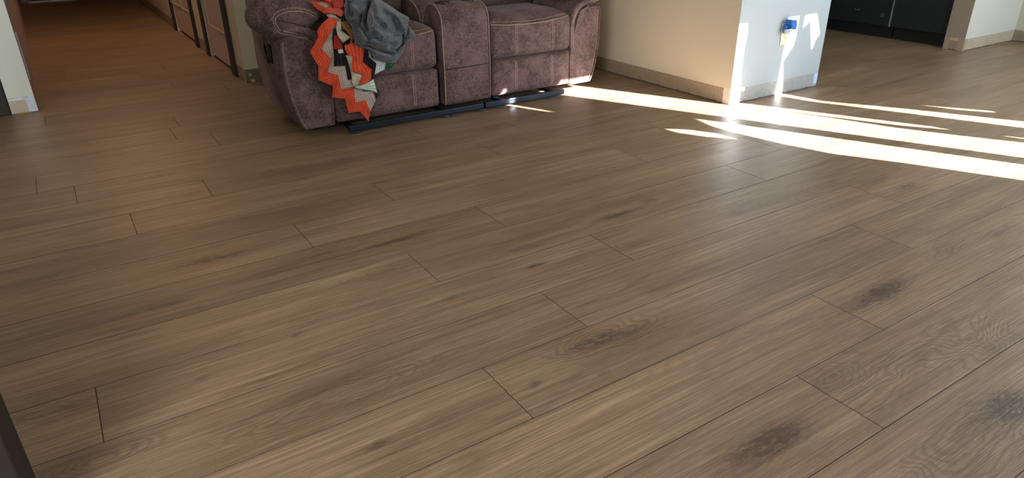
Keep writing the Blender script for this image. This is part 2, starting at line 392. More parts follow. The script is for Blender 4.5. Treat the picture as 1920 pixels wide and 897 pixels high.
wall('wall_left', -3.3, -1.15, 4.95, 5.09, (P_room, P_room, P_room, P_room))
wall('wall_left_lintel', -1.15, -.323, 4.95, 5.09, (P_room,)*4, 2.05, H)
wall('wall_left_side', -3.4, -3.3, -.7, 5.09, (P_room,)*4)
wall('wall_column', 5.85, 7.3, 2.69, 2.84, (P_taupe, P_room, P_col, P_room))
wall('wall_right', 6.63, 6.77, .7-1.4, 2.69, (P_right, P_room, P_room, P_room))
wall('wall_kitchen_right', 7.2, 7.3, 2.84, 6.5, (P_room,)*4)
wall('wall_kitchen_back', 3.18, 7.3, 6.5, 6.6, (P_room,)*4)
wall('wall_kitchen_left', 3.08, 3.18, 5.0, 6.5, (P_room,)*4)
# window wall behind the photographer with the patio door that lets the sun in
wall('wall_front_left', -3.4, 3.95, -.70, -.60, (P_room,)*4)
wall('wall_front_right', 5.56, 6.77, -.70, -.60, (P_room,)*4)
wall('wall_front_lintel', 3.95, 5.56, -.70, -.60, (P_room,)*4, 2.031, H)
c = MB().box(-3.4, 7.3, -.7, 11.2, H, H+.08).build('ceiling', M['ceiling']); struct(c)
# dark jamb close to camera at lower left; unseen width added to shade the sofa
q = on_z(38, 897)
jx, jy = q.x*.86, q.y*.86
tj = MB().box(jx-.72, jx, jy, jy+.12, 0, 2.1, bev=.004).build('trim_1', M['darkcase']); struct(tj)

# patio door frame and added unseen sheets, shaped to cut the sunlight into streaks
pd = MB(); pd.box(3.95, 3.99, -.66, -.60, 0, 2.03, bev=.004); pd.box(5.52, 5.56, -.66, -.60, 0, 2.03, bev=.004)
pd.box(3.99, 5.52, -.66, -.60, 2.024, 2.03)
pd = pd.build('window_1', M['white']); struct(pd)
def sx(s): return s+.288+.012
def panel(name, loops, label):
    """added sheet that shapes the sun in the patio door, outline given in its own plane, may carry openings"""
    lp = [[Vector((sx(s), h, 0)) for s, h in L] for L in loops]
    tris = tessellate_polygon(lp); flat = [v for L in lp for v in L]; n = len(flat)
    v = [(p.x, -.606, p.y) for p in flat]+[(p.x, -.600, p.y) for p in flat]
    f = [tuple(t) for t in tris]+[tuple(i+n for i in t[::-1]) for t in tris]
    b = 0
    for L in lp:
        m = len(L)
        for i in range(m): a_, c_ = b+i, b+(i+1) % m; f.append((a_, c_, c_+n, a_+n))
        b += m
    o = mesh(name, v, f, M['light_blocker']); tag(o, label, 'light_blocker'); return o
def sh(px, py):   # photographed point on the white end face -> (s, h) in the door plane
    p = on_y(px, py, 2.636); return (p.x+.48*p.y, p.z+.428*3.236/.9015)
def fh(px, py):
    p = on_z(px, py); return (p.x+.48*p.y, .428*(p.y+.6)/.9015)
holeB = [(a, min(b, 2.018)) for a, b in (sh(*q) for q in ((1511, 17), (1529, 13), (1535, 63.5), (1528, 72), (1520, 93.6), (1519, 39), (1517, 38), (1504.7, 51)))]
holeLens = [fh(*q) for q in ((1242, 242), (1290, 244), (1340, 251), (1380, 262), (1320, 257), (1270, 250))]
panel('sun_blocker', [[(3.66, 0), (3.78, 0), (3.775, .84), (3.77, 1.0), (3.745, 1.13), (3.79, 1.243), (3.86, 1.352), (3.93, 1.43), (4.036, 1.50), (4.036, 2.026), (3.66, 2.026)],
      holeLens, [(3.725, 1.77), (3.745, 1.76), (3.762, 1.90), (3.76, 1.99), (3.735, 1.99)]], 'left grey cut-out sheet added in the patio door to shape the sun')
post = MB().box(sx(4.03), sx(4.145), -.612, -.59, 0, 2.024, bev=.003).build('trim_2', M['white']); struct(post)
L1 = [fh(*q) for q in ((1920, 229), (1700, 205), (1540, 190))]; L0 = [fh(*q) for q in ((1920, 241), (1700, 213), (1520, 191))]
wa_l = [sh(*q) for q in ((1452, 176), (1458, 150), (1464, 118), (1467, 100), (1476, 60), (1477, 35), (1482, 20))]
wa_r = [sh(*q) for q in ((1464, 175), (1466, 150), (1466, 115), (1486, 84), (1492, 60), (1497, 28), (1498, 18))]
ed_l = [(a, min(b, 2.0)) for a, b in (sh(*q) for q in ((1384, 185), (1390, 110), (1399, 60), (1402, 24)))]
panel('sun_blocker', [[(4.44, 0), (L0[0][0]-.02, 0), (L0[0][0]-.02, .8)]+L0+wa_l+[(wa_l[-1][0]+.01, 2.026), (ed_l[-1][0], 2.026)]+ed_l[::-1]+[(4.525, 1.50), (4.532, 1.12), (4.51, 1.075), (4.468, 1.165), (4.462, 1.30), (4.455, 1.46), (4.44, 1.30), (4.405, 1.165), (4.412, 1.05), (4.44, .9)], [(4.512, .78), (4.545, .78), (4.54, .93), (4.52, .995), (4.512, .93)]], 'middle grey cut-out sheet added in the patio door to shape the sun')
panel('sun_blocker', [[(5.25, 0), (5.25, 2.026), (wa_r[-1][0], 2.026)]+wa_r[::-1]+L1[::-1]+[(L1[0][0]+.02, .8), (L1[0][0]+.02, 0)], holeB, [fh(*q) for q in ((1718, 197), (1860, 209), (1862, 212), (1790, 206))]], 'right grey cut-out sheet added in the patio door to shape the sun')

# ---------------------------------------------------------------- hallway doors and casings
def hall_door(idx, y0, y1, hinge):
    d = MB().box(1.006, 1.046, y0+.006, y1-.006, .026, 2.03, bev=.002).build('door_%d' % idx, M['door']); struct(d)
    for (a, b) in (((y0+.09, y1-.15),) if idx == 1 else ((y0+.10, (y0+y1)/2-.05), ((y0+y1)/2+.05, y1-.10))):
        for z0, z1 in ((.26, .92), (1.08, 1.90)):
            t = MB(); w = .008
            t.box(.996, 1.010, a, a+w, z0, z1, bev=.002); t.box(.996, 1.010, b-w, b, z0, z1, bev=.002)
            t.box(.996, 1.010, a+w, b-w, z0, z0+w, bev=.002); t.box(.996, 1.010, a+w, b-w, z1-w, z1, bev=.002)
            o = t.build('panel_moulding', M['gold'], d)
            MB().box(1.002, 1.008, a+.03, b-.03, z0+.03, z1-.03, bev=.002).build('raised_panel', M['door'], d)
    if idx == 2: MB().box(.992, 1.004, y1-.05, y1-.012, .26, .40, bev=.001).tube([(.990, y1-.008, .26), (.990, y1-.008, .40)], .006).build('hinge', M['metal'], d)
    k = MB(); k.box(1.03, 1.10, y0, y1, .001, .026); o = k.build('threshold', M['gapblack'], d)
    return d
hall_door(1, 5.20, 5.985, 1)
hall_door(2, 6.51, 7.50, 1)
n = 2
for (a, b) in ((5.09, 5.20), (5.985, 6.06), (6.43, 6.51), (7.50, 7.60)):
    n += 1
    struct(MB().box(.982, 1.0-.0005, a, b, 0, 2.12, bev=.003).build('trim_%d' % n, M['darkcase']))
for (a, b) in ((5.09, 6.06), (6.43, 7.60)):
    n += 1; struct(MB().box(.982, .9995, a, b, 2.121, 2.19, bev=.003).build('trim_%d' % n, M['darkcase']))
# door at the hall's far end
d = MB().box(-.15, .95, 11.02, 11.055, .03, 2.03, bev=.003).build('door_3', M['navy']); struct(d)
MB().box(-.19, .33, 10.98, 11.05, 0, .022, bev=.004).build('threshold', M['metal'], d)
# dark door left of the wall stub
d = MB().box(-1.148, -.325, 4.86, 4.90, .004, 2.03, bev=.003).build('door_4', M['darkcase']); struct(d)
MB().box(-.42, -.3265, 4.836, 4.862, 0, 2.05, bev=.004).build('casing', M['darkcase'], d)
# bare white corner edge on the wall stub
struct(MB().box(-.197, -.189, 4.99, 5.06, .155, .42, bev=.001).build('trim_20', M['white']))

# ---------------------------------------------------------------- kitchen units
def cabinet(name, y0, y1, label, disc=False, handle=False):
    e = empty(name, (6.2, (y0+y1)/2, 0), label, 'cabinet', 'black units along the kitchen wall')
    MB().box(5.90, 6.50, y0, y1, .10, .88, bev=.003).build('body', M['cab'], e)
    MB().box(5.95, 6.50, y0, y1, 0, .0995).build('toe_kick', M['kick'], e)
    dd = MB().box(5.872, 5.899, y0+.004, y1-.004, .105, .875, bev=.004).build('door', M['cab'], e)
    if disc:  # small round grey disc with a thin ring
        t = MB(); c0 = Vector((5.871, 3.397, .188)); t.tube([c0, c0+Vector((-.004, 0, 0))], .016, 20)
        t.tube([c0+Vector((-.005, .010*math.cos(i/24*6.283), .010*math.sin(i/24*6.283))) for i in range(25)], .0012, 5)
        t.build('disc', M['disc'], dd)
        t = MB(); t.tube([(5.868-.010*math.sin(i/12*math.pi), 3.60+.05*i/12, .216-.006*math.sin(i/12*math.pi)) for i in range(13)], .002, 6); t.build('pull', M['edge'], dd)
    return e
cabinet('kitchen_cabinet', 2.845, 3.312, 'plain black kitchen unit beside the taupe column end')
cabinet('kitchen_cabinet', 3.322, 3.95, 'black kitchen unit with a small round badge near its lower edge', True)
cabinet('kitchen_cabinet', 3.955, 4.60, 'black kitchen unit half hidden behind the white wall end')
struct(MB().box(5.866, 5.874, 3.3135, 3.3205, .105, .875).build('trim_21', M['edge']))
t = MB().box(5.86, 6.50, 2.843, 4.62, .881, .92, bev=.004).build('worktop', M['counter']); tag(t, 'dark worktop running over the black kitchen units', 'worktop')

# ---------------------------------------------------------------- sofa
CX = 1.857
sofa = empty('reclining_loveseat', (CX, 3.9, 0), 'brown suede reclining loveseat with a centre console and tan stitching', 'sofa')
PARTS = {}
def part(name, b, mat, smooth=True, parent=None):
    o = b.build(name, mat, parent or sofa, smooth)
    return o
def puff(x0, x1, y0, y1, z0, z1, r=.03, bf=.02, bt=.015, n=26, wob=.004, seed=0, fn=None):
    """padded box: rounded edges, bulging front (-y) and top"""
    bm = bmesh.new(); bmesh.ops.create_cube(bm, size=2)
    bmesh.ops.subdivide_edges(bm, edges=list(bm.edges), cuts=n, use_grid_fill=True)
    hx, hy, hz = (x1-x0)/2, (y1-y0)/2, (z1-z0)/2; c_ = Vector(((x0+x1)/2, (y0+y1)/2, (z0+z1)/2))
    for v in bm.verts:
        q = v.co.copy(); u = Vector((q.x, q.y, q.z))
        # crowd the grid towards the edges
        u = Vector([math.sin(a*math.pi/2)*.5+a*.5 for a in u])
        p = Vector((u.x*hx, u.y*hy, u.z*hz))
        inner = Vector((max(-hx+r, min(hx-r, p.x)), max(-hy+r, min(hy-r, p.y)), max(-hz+r, min(hz-r, p.z))))
        dv = p-inner
        if dv.length > 1e-7:
            m = max(abs(dv.x), abs(dv.y), abs(dv.z)); p = inner+dv.normalized()*m
        fx, fy, fz = (1-u.x**2), (1-u.y**2), (1-u.z**2)
        if p.y < 0: p.y -= bf*min(1, fx*2.2)*min(1, fz*2.0)*(-p.y/hy)
        if p.z > 0: p.z += bt*min(1, fx*2)*min(1, fy*2)*(p.z/hz)
        w = c_+p
        nn = noise.noise(Vector((w.x*7+seed, w.y*7, w.z*7)))*wob+noise.noise(Vector((w.x*22+seed, w.y*20, w.z*18)))*wob*.4
        w.y -= nn; w.z += nn*.5
        if fn: w = fn(w)
        v.co = w
    bm.verts.index_update()
    b = MB(); b.add([v.co.copy() for v in bm.verts], [[v.index for v in f.verts] for f in bm.faces]); bm.free(); return b
YF = 3.41
def seat_fn(x0, x1):
    # vertical quilting channels and a soft roll-over at the top front
    c1, c2 = x0+(x1-x0)*.29, x0+(x1-x0)*.74
    def f(w):
        for c_ in (c1, c2):
            g = math.exp(-((w.x-c_)/.009)**2)
            if w.y < 3.6 : w.y += .006*g
        k_ = max(0, w.z-.40)
        if w.y < 3.6: w.y += 2.2*k_*k_
        # gathers under the cross seam
        if w.y < 3.55 and w.z > .40:
            w.y += .0016*math.sin(w.x*210+math.sin(w.x*37)*3)*min(1, (w.z-.40)*25)
        return w
    return f
BV = []
for (x0, x1, sd) in ((1.108, 1.712, 1), (2.046, 2.616, 5)):
    a = part('seat_cushion', puff(x0, x1, YF, 4.12, .262, .475, .035, .018, .030, seed=sd, fn=seat_fn(x0, x1)), M['suede'])
    fbm = puff(x0+.003, x1-.003, YF+.004, 3.50, .052, .256, .018, .014, .0, seed=sd+2, wob=.003, fn=seat_fn(x0, x1))
    b = part('footrest', fbm, M['suede'])
    BV += [(a, 'seat'), (b, 'foot')]
    cbk = part('back_cushion', puff(x0-.02, x1+.02, 3.80, 4.18, .44, 1.04, .09, .04, .02, seed=sd+3), M['suede_shaded'])
# hull behind the footrests and under the seats
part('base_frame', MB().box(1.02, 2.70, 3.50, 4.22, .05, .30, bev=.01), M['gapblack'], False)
part('back_panel', puff(.99, 2.73, 4.16, 4.33, .06, 1.0, .05, .0, .01, n=10), M['suede_shaded'])

# arms -----------------------------------------------------------
def arm(mir):
    X = (lambda x: x) if not mir else (lambda x: 2*CX-x)
    def ring(out, y, k):
        cx = sum(p[0] for p in out)/len(out); cz = sum(p[1] for p in out)/len(out)
        r_ = []
        for (x, z) in out:
            dx, dz = x-cx, z-cz; l = math.hypot(dx, dz); f = max(0, (l-k)/l) if l > 1e-6 else 1
            r_.append(Vector((X(cx+dx*f), y, cz+dz*f)))
        return r_
    def smooth(pts, n):
        # closed Catmull-Rom
        r_ = []; m = len(pts)
        for i in range(m):
            p0, p1, p2, p3 = pts[i-1], pts[i], pts[(i+1) % m], pts[(i+2) % m]
            for s_ in range(n):
                t = s_/n
                r_.append(tuple(.5*((2*p1[j])+(-p0[j]+p2[j])*t+(2*p0[j]-5*p1[j]+4*p2[j]-p3[j])*t*t+(-p0[j]+3*p1[j]-3*p2[j]+p3[j])*t**3) for j in (0, 1)))
        return r_
    def extr(out, y0, y1, r, bulge=.006, steps=5):
        rings = [ring(out, y0-bulge, 99)]
        for q in (.75, .5, .25): rings.append([p.lerp(rings[0][0], q)+Vector((0, 0, 0)) for p in ring(out, y0, r)])
        for k_, rr in enumerate(rings[1:]):
            for p in rr: p.y = y0-bulge*(.9, .7, .4)[k_]
        for i in range(steps+1):
            a_ = i/steps*math.pi/2; rings.append(ring(out, y0+r*(1-math.sin(a_)), r*(1-math.sin(math.pi/2-(math.pi/2-a_)))if False else r*(1-math.sin(a_))))
        # proper quarter-round
        rings = rings[:4]
        for i in range(steps+1):
            a_ = i/steps*math.pi/2; rings.append(ring(out, y0+r*(1-math.sin(a_)), r*(1-(1-math.cos(a_)))*1.0))
        rings.append(ring(out, y1, 0)); rings.append(ring(out, y1+.01, .01))
        return rings
    # outer body and front panel
    body = smooth([(.887, .49), (.884, .42), (.881, .34), (.885, .27), (.895, .20), (.912, .12), (.938, .058), (.955, .048), (1.02, .047), (1.088, .047), (1.101, .06), (1.104, .14), (1.104, .24), (1.085, .33), (1.06, .42), (1.02, .49), (.95, .50)], 4)
    b = MB(); b.loft(extr(body, YF+.002, 3.94, .010, .004)); A = part('arm_panel', b, M['suede'])
    # scroll band that frames the inside of the arm
    band = [(.90, .528), (.955, .522), (1.005, .508), (1.045, .482), (1.068, .445), (1.078, .40), (1.080, .34), (1.081, .272)]
    bi = [(.905, .56), (.965, .556), (1.03, .538), (1.078, .505), (1.103, .455), (1.112, .40), (1.114, .34), (1.113, .272)]
    if True:
        out = []
        def cr(pts, n):
            r_ = []
            for i in range(len(pts)-1):
                p0 = pts[max(i-1, 0)]; p1 = pts[i]; p2 = pts[i+1]; p3 = pts[min(i+2, len(pts)-1)]
                for s_ in range(n):
                    t = s_/n; r_.append(tuple(.5*((2*p1[j])+(-p0[j]+p2[j])*t+(2*p0[j]-5*p1[j]+4*p2[j]-p3[j])*t*t+(-p0[j]+3*p1[j]-3*p2[j]+p3[j])*t**3) for j in (0, 1)))
            return r_+[pts[-1]]
        o1 = cr(band, 5); o2 = cr(bi, 5); P = []
        n_ = len(o1)
        for i in range(n_):
            row = []
            a1, a2 = o1[i], o2[i]
            prof = [(0, .05), (0, .012), (.06, .003), (.2, -.003), (.5, -.006), (.8, -.003), (.94, .003), (1, .012), (1, .05)]
            for (t, dy) in prof:
                row.append(Vector((X(a1[0]+(a2[0]-a1[0])*t), YF+dy, a1[1]+(a2[1]-a1[1])*t)))
            P.append(row)
        b = MB(); b.grid(P); m_ = len(P[0]); b.f.append(tuple(range(m_))); b.m.append(0); b.f.append(tuple((n_-1)*m_+j for j in range(m_))); b.m.append(0)
        # solid arm block behind the band
        blk = smooth([(.90, .45), (.90, .53), (.95, .56), (1.03, .54), (1.085, .50), (1.108, .44), (1.110, .36), (1.110, .28), (1.06, .28), (.98, .36)], 3)
        b.loft([ring(blk, YF+.03, .012), ring(blk, YF+.036, .003), ring(blk, 3.94, 0)])
        B = part('arm_band', b, M['suede'])
    # padded roll on top, dome front, pulled tight with gathers
    ell = []
    cx, cz, rx, rz = .938, .612+(.03 if mir else 0), .176, .115
    for i in range(240):
        a_ = i/240*2*math.pi; q = 1+.05*math.cos(2*a_)
        ell.append((cx+rx*math.cos(a_)*q, cz+rz*math.sin(a_)+.012*math.cos(a_)))
    rings = []
    R_ = .075
    for i in range(17):
        a_ = i/16*math.pi/2; k_ = math.sin(a_); yy = 3.40-.012+R_*(1-math.cos(a_))
        r_ = []
        for j, (x, z) in enumerate(ell):
            g = 1+.016*math.sin(j*.95+math.sin(j*.21)*2.5)*math.exp(-((k_-.90)/.09)**2)*(1+.6*math.sin(j*.13))
            s_ = (.03+.97*k_)
            # recessed face inside the stitched oval
            face = .022*math.exp(-((s_-.78)/.07)**2)*-1
            r_.append(Vector((X(cx+(x-cx)*s_*g), yy+(.010*math.exp(-((s_-.66)/.05)**2)), cz+(z-cz)*s_*g)))
        rings.append(r_)
    def lf(yy):
        for (ya, xa), (yb, xb) in (((3.40, .762), (3.51, .795)), ((3.51, .795), (3.78, .850)), ((3.78, .850), (4.0, .885))):
            if yy <= yb: return xa+(xb-xa)*(yy-ya)/(yb-ya)
        return .885
    for yy in (3.475, 3.51, 3.56, 3.62, 3.70, 3.78, 3.86, 3.92):
        f_ = (cx-lf(yy))/(cx-.762)
        rings.append([Vector((X(x if x > cx else cx+(x-cx)*f_), yy, z+.006*math.sin(yy*7))) for j, (x, z) in enumerate(ell)])
    rings.append([Vector((X(cx+(x-cx)*(.85 if x > cx else .25)), 3.96, cz+(z-cz)*.85)) for x, z in ell])
    b = MB(); b.loft(rings); C_ = part('arm_pad', b, M['suede'])
    if not mir:
        pass
    return A, B, C_
AL = arm(False); AR = arm(True)
# dark line painting the shade of a fold across the left arm's padded face
# side gusset and reclining lever on the outer left side
t = MB(); t.box(.874, .8835, 3.585, 3.635, .355, .45, bev=.004); lv = part('lever_plate', t, M['gapblack'], False)
t = MB(); t.tube([(.862, 3.64, .45), (.856, 3.61, .41), (.862, 3.59, .36)], [.006, .008, .005], 8); t.build('recliner_lever', M['blackplastic'], lv, True)

# console ---------------------------------------------------------
def arch(x0, x1, y0, y1, z0, z1, r, n=10):
    """block whose top is a half-round arch seen from the side"""
    pr = [(y0+.004, z0), (y0, z0+.03), (y0-.004, .25), (y0, .40)]
    ym = (y0+y1)/2; ry = (y1-y0)/2; rz = .12
    for i in range(19):
        a_ = math.pi-i/18*math.pi; pr.append((ym+ry*math.cos(a_), z1-rz+rz*math.sin(a_)**.75 if math.sin(a_) > 0 else z1-rz))
    pr += [(y1, .40), (y1, z0)]
    rings = []
    for (dx, k_) in ((0, .010), (.003, .003), (.012, 0), (.1, -.004), ((x1-x0)/2, -.006), (x1-x0-.1, -.004), (x1-x0-.012, 0), (x1-x0-.003, .003), (x1-x0, .010)):
        cy, cz = ym, (z0+z1)/2
        rings.append([Vector((x0+dx, y+(cy-y)/abs(cy-y+1e-9)*k_ if abs(cy-y) > .02 else y, z-(k_ if z > cz else 0))) for y, z in pr])
    b = MB(); b.loft(rings); return b, pr
cb, pr1 = arch(1.738, 2.030, 3.402, 3.625, .053, .583, .02)
con = part('console', cb, M['suede'])
cb2, pr2 = arch(1.722, 2.046, 3.63, 3.99, .10, .588, .02)
conb = part('console_lid', cb2, M['suede'])
# piping down both front edges and over the arch
for x in (1.739, 2.029):
    t = MB(); t.tube([(x, y-.002 if y < 3.5 else y+.002, z) for y, z in pr1], .0022, 6); t.build('piping', M['pipe'], con, True)
t = MB(); t.tube([(1.722, y, z) for y, z in pr2[4:-1]], .0025, 6); t.build('piping', M['pipe'], conb, True)
for cxx in (1.805, 1.960):
    t = MB()
    ringo = [Vector((cxx+.040*math.cos(i/28*6.2832), 3.515+.040*math.sin(i/28*6.2832), .5835)) for i in range(28)]
    t.loft([[Vector((p.x, p.y, .5800)) for p in ringo], [Vector((p.x, p.y, .5895)) for p in ringo],
            [Vector((cxx+(p.x-cxx)*.9, 3.515+(p.y-3.515)*.9, .5895)) for p in ringo], [Vector((cxx+(p.x-cxx)*.86, 3.515+(p.y-3.515)*.86, .5855)) for p in ringo]])
    t.build('cup_holder', M['blackplastic'], con, True)
# seam crease of the console front
t = MB(); t.tube([(1.745, 3.3965, .250), (1.885, 3.3915, .252), (2.022, 3.3965, .252)], .0022, 6); t.build('seam', M['gapblack'], con, True)

# steel rail in front, resting on wedge feet ----------------------
t = MB(); t.box(1.15, 1.955, 3.352, 3.376, .013, .043, bev=.003); t.box(1.965, 2.525, 3.350, 3.374, .013, .043, bev=.003)
rail = part('base_rail', t, M['black'], False)
for x in (1.20, 1.72, 1.775, 1.955, 2.065, 2.44):
    f = MB(); f.add([(x-.045, 3.345, .013), (x+.012, 3.345, .013), (x+.012, 3.345, .0), (x-.010, 3.345, .0), (x-.045, 3.38, .013), (x+.012, 3.38, .013), (x+.012, 3.38, 0), (x-.010, 3.38, 0)],
                    [(0, 1, 2, 3), (4, 7, 6, 5), (0, 4, 5, 1), (1, 5, 6, 2), (2, 6, 7, 3), (3, 7, 4, 0)]); f.build('rail_foot', M['blackplastic'], rail)
t = MB()
for x in (1.16, 1.70, 2.08, 2.45): t.box(x, x+.03, 3.37, 3.62, .018, .036, bev=.002)
t.box(1.10, 2.60, 3.62, 3.66, .0, .05, bev=.002)
part('cross_bar', t, M['black'], False)
part('rear_base', MB().box(1.05, 2.66, 4.12, 4.18, 0, .049, bev=.002), M['black'], False)

# stitching: dashes laid on the upholstery ------------------------
def bvh(o):
    me = o.data; mwx = o.matrix_world
    return BVHTree.FromPolygons([mwx @ v.co for v in me.vertices], [tuple(p.vertices) for p in me.polygons])
bpy.context.view_layer.update()
TREES = {}
def drop(o, x, z, y0=3.0):
    if o.name not in TREES: TREES[o.name] = bvh(o)
    h = TREES[o.name].ray_cast(Vector((x, y0, z)), Vector((0, 1, 0)))
    return h
def stitch(o, pts, dash=.0075, gap=.0035, r=.0010, solid=False, name='stitching', mat=None):
    """pts in (x, z) on the front of object o, projected straight back onto it"""
    P = []
    for i in range(len(pts)-1):
        a, b = Vector(pts[i]), Vector(pts[i+1]); n_ = max(1, int((b-a).length/.002))
        for k_ in range(n_): P.append(a.lerp(b, k_/n_))
    P.append(Vector(pts[-1])); Q = []
    for p in P:
        hs = [h_ for h_ in (drop(oo, p.x, p.y) for oo in (o if isinstance(o, list) else [o])) if h_[0] is not None]
        h = min(hs, key=lambda q_: q_[0].y) if hs else (None,)
        if h[0] is not None and h[0].y < 3.75: Q.append(h[0]+Vector((0, -.0006, .0)))
    t = MB(); i = 0; step = max(1, int((dash+gap)/.002)); dl = max(1, int(dash/.002))
    if solid:
        if len(Q) > 2: t.tube(Q, r, 5)
    else:
        while i+dl < len(Q):
            if (Q[i+dl]-Q[i]).length < .03: t.tube([Q[i], Q[i+dl]], r, 4)
            i += step
    if t.v: return t.build(name, mat or M['stitch'], o[0] if isinstance(o, list) else o, False)
seats = [o for o, k_ in BV if k_ == 'seat']; foots = [o for o, k_ in BV if k_ == 'foot']
for o, (x0, x1) in zip(seats, ((1.108, 1.712), (2.046, 2.616))):
    c1, c2 = x0+(x1-x0)*.29, x0+(x1-x0)*.74
    arc = lambda dz: [(x0+.012+(x1-x0-.02)*i/20, .466+dz-.014*math.sin(i/20*math.pi)+.006*(i/20)**2) for i in range(21)]
    stitch(o, arc(.004)); stitch(o, arc(-.010), solid=True)
    for c_ in (c1, c2):
        stitch(o, [(c_-.006, .272), (c_-.006, .452)], r=.0009); stitch(o, [(c_+.006, .272), (c_+.006, .452)], r=.0009)
for o, (x0, x1) in zip(foots, ((1.108, 1.712), (2.046, 2.616))):
    c1, c2 = x0+(x1-x0)*.29, x0+(x1-x0)*.74
    for c_ in (c1, c2):
        stitch(o, [(c_-.006, .075), (c_-.006, .245)], r=.0009); stitch(o, [(c_+.006, .075), (c_+.006, .245)], r=.0009)
for (A, B, C_), mir in ((AL, False), (AR, True)):
    X = (lambda x: x) if not mir else (lambda x: 2*CX-x)
    stitch(A, [(X(x+.012), z) for x, z in ((.886, .48), (.881, .42), (.880, .34), (.884, .27), (.896, .20), (.913, .12), (.935, .065))], r=.0011)
    # two rows that run round the padded face and down the inner edge of the arm
    def tr(L): return [(X(p.x), p.z) for p in (on_y(a_, b_, 3.392) for a_, b_ in L)]
    def cr2(L, n=6):
        r_ = []
        for i in range(len(L)-1):
            p0 = L[max(i-1, 0)]; p1 = L[i]; p2 = L[i+1]; p3 = L[min(i+2, len(L)-1)]
            for s_ in range(n):
                t = s_/n; r_.append(tuple(.5*((2*p1[j])+(-p0[j]+p2[j])*t+(2*p0[j]-5*p1[j]+4*p2[j]-p3[j])*t*t+(-p0[j]+3*p1[j]-3*p2[j]+p3[j])*t**3) for j in (0, 1)))
        return r_+[L[-1]]
    stitch([C_, B, A], cr2(tr([(612, 41), (606, 37), (590, 25), (570, 17), (545, 15), (524, 20), (513, 30), (513, 43), (520, 55), (529, 64), (552, 69), (578, 75), (589, 81)]))+[(X(1.070), .455), (X(1.086), .40), (X(1.088), .34), (X(1.088), .28)], r=.0010)
    stitch([C_, B, A], cr2(tr([(604, 40), (585, 28), (566, 22), (540, 22), (522, 29), (516, 39), (521, 50), (531, 58), (555, 64), (578, 69), (592, 76)]))+[(X(1.090), .45), (X(1.102), .40), (X(1.104), .34), (X(1.103), .28)], solid=True, r=.0008)

stitch([AL[2], AL[1]], [(p.x, p.z) for p in (on_y(a_, b_, 3.392) for a_, b_ in ((521, 38), (535, 41), (550, 44), (563, 47), (576, 52), (594, 56)))], solid=True, r=.0020, name='fold', mat=M['gapblack'])  # black tube laid in as the shade of the fold

# ---------------------------------------------------------------- crocheted afghan
BC = {'orange': sc('d9502c'), 'red': sc('a52c1e'), 'beige': sc('b9a79c'), 'cream': sc('cfc3aa'), 'brown': sc('1f1014'), 'green': sc('1f5a40'), 'mint': sc('c3d6c4'), 'ochre': sc('9a6a35'), 'white': sc('c9cfd0')}
bk = list(BC)
def yarn(name, col):
    k = N('crochet_'+name); at = k.n('ShaderNodeAttribute', attribute_name='rc').outputs['Vector']
    x, y, z = k.sep(at)
    rib = k.math('SINE', k.math('MULTIPLY', y, 6.2832)); st = k.math('SINE', k.math('MULTIPLY', x, 6.2832))
    h = k.math('ADD', k.math('MULTIPLY', rib, .7), k.math('MULTIPLY', st, .3))
    c = k.mix(k.ss(rib, -1, .0), tuple(q*.55 for q in col[:3])+(1,), col)
    c = k.mix(k.ss(k.noise(k.obj(), 300, 2), .3, .7, 0, .35), c, tuple(q*.6 for q in col[:3])+(1,))
    k.base(c); k.rough(.95); k.spec(.1); k.b.inputs['Sheen Weight'].default_value = .2
    k.bump(h, .8, .003); return k.m
YM = [yarn(n_, BC[n_]) for n_ in bk]
def c5(x, y): return (560+x/3.7375, y/3.7375)
def drape_y(px, py):
    """depth of the cloth: hangs down the sofa front, lies back over the seat edge above"""
    p = on_y(px, py, 3.37); k_ = max(0, p.z-.47)
    t_ = max(0, min(1, (px-618)/40))
    return 3.368+k_*(.12+.88*t_)
def yarn_pt(x, y, lift):
    px, py = c5(x, y); return on_y(px, py, drape_y(px, py)-lift)
bl_v = []; bl_f = []; bl_m = []; bl_rc = []
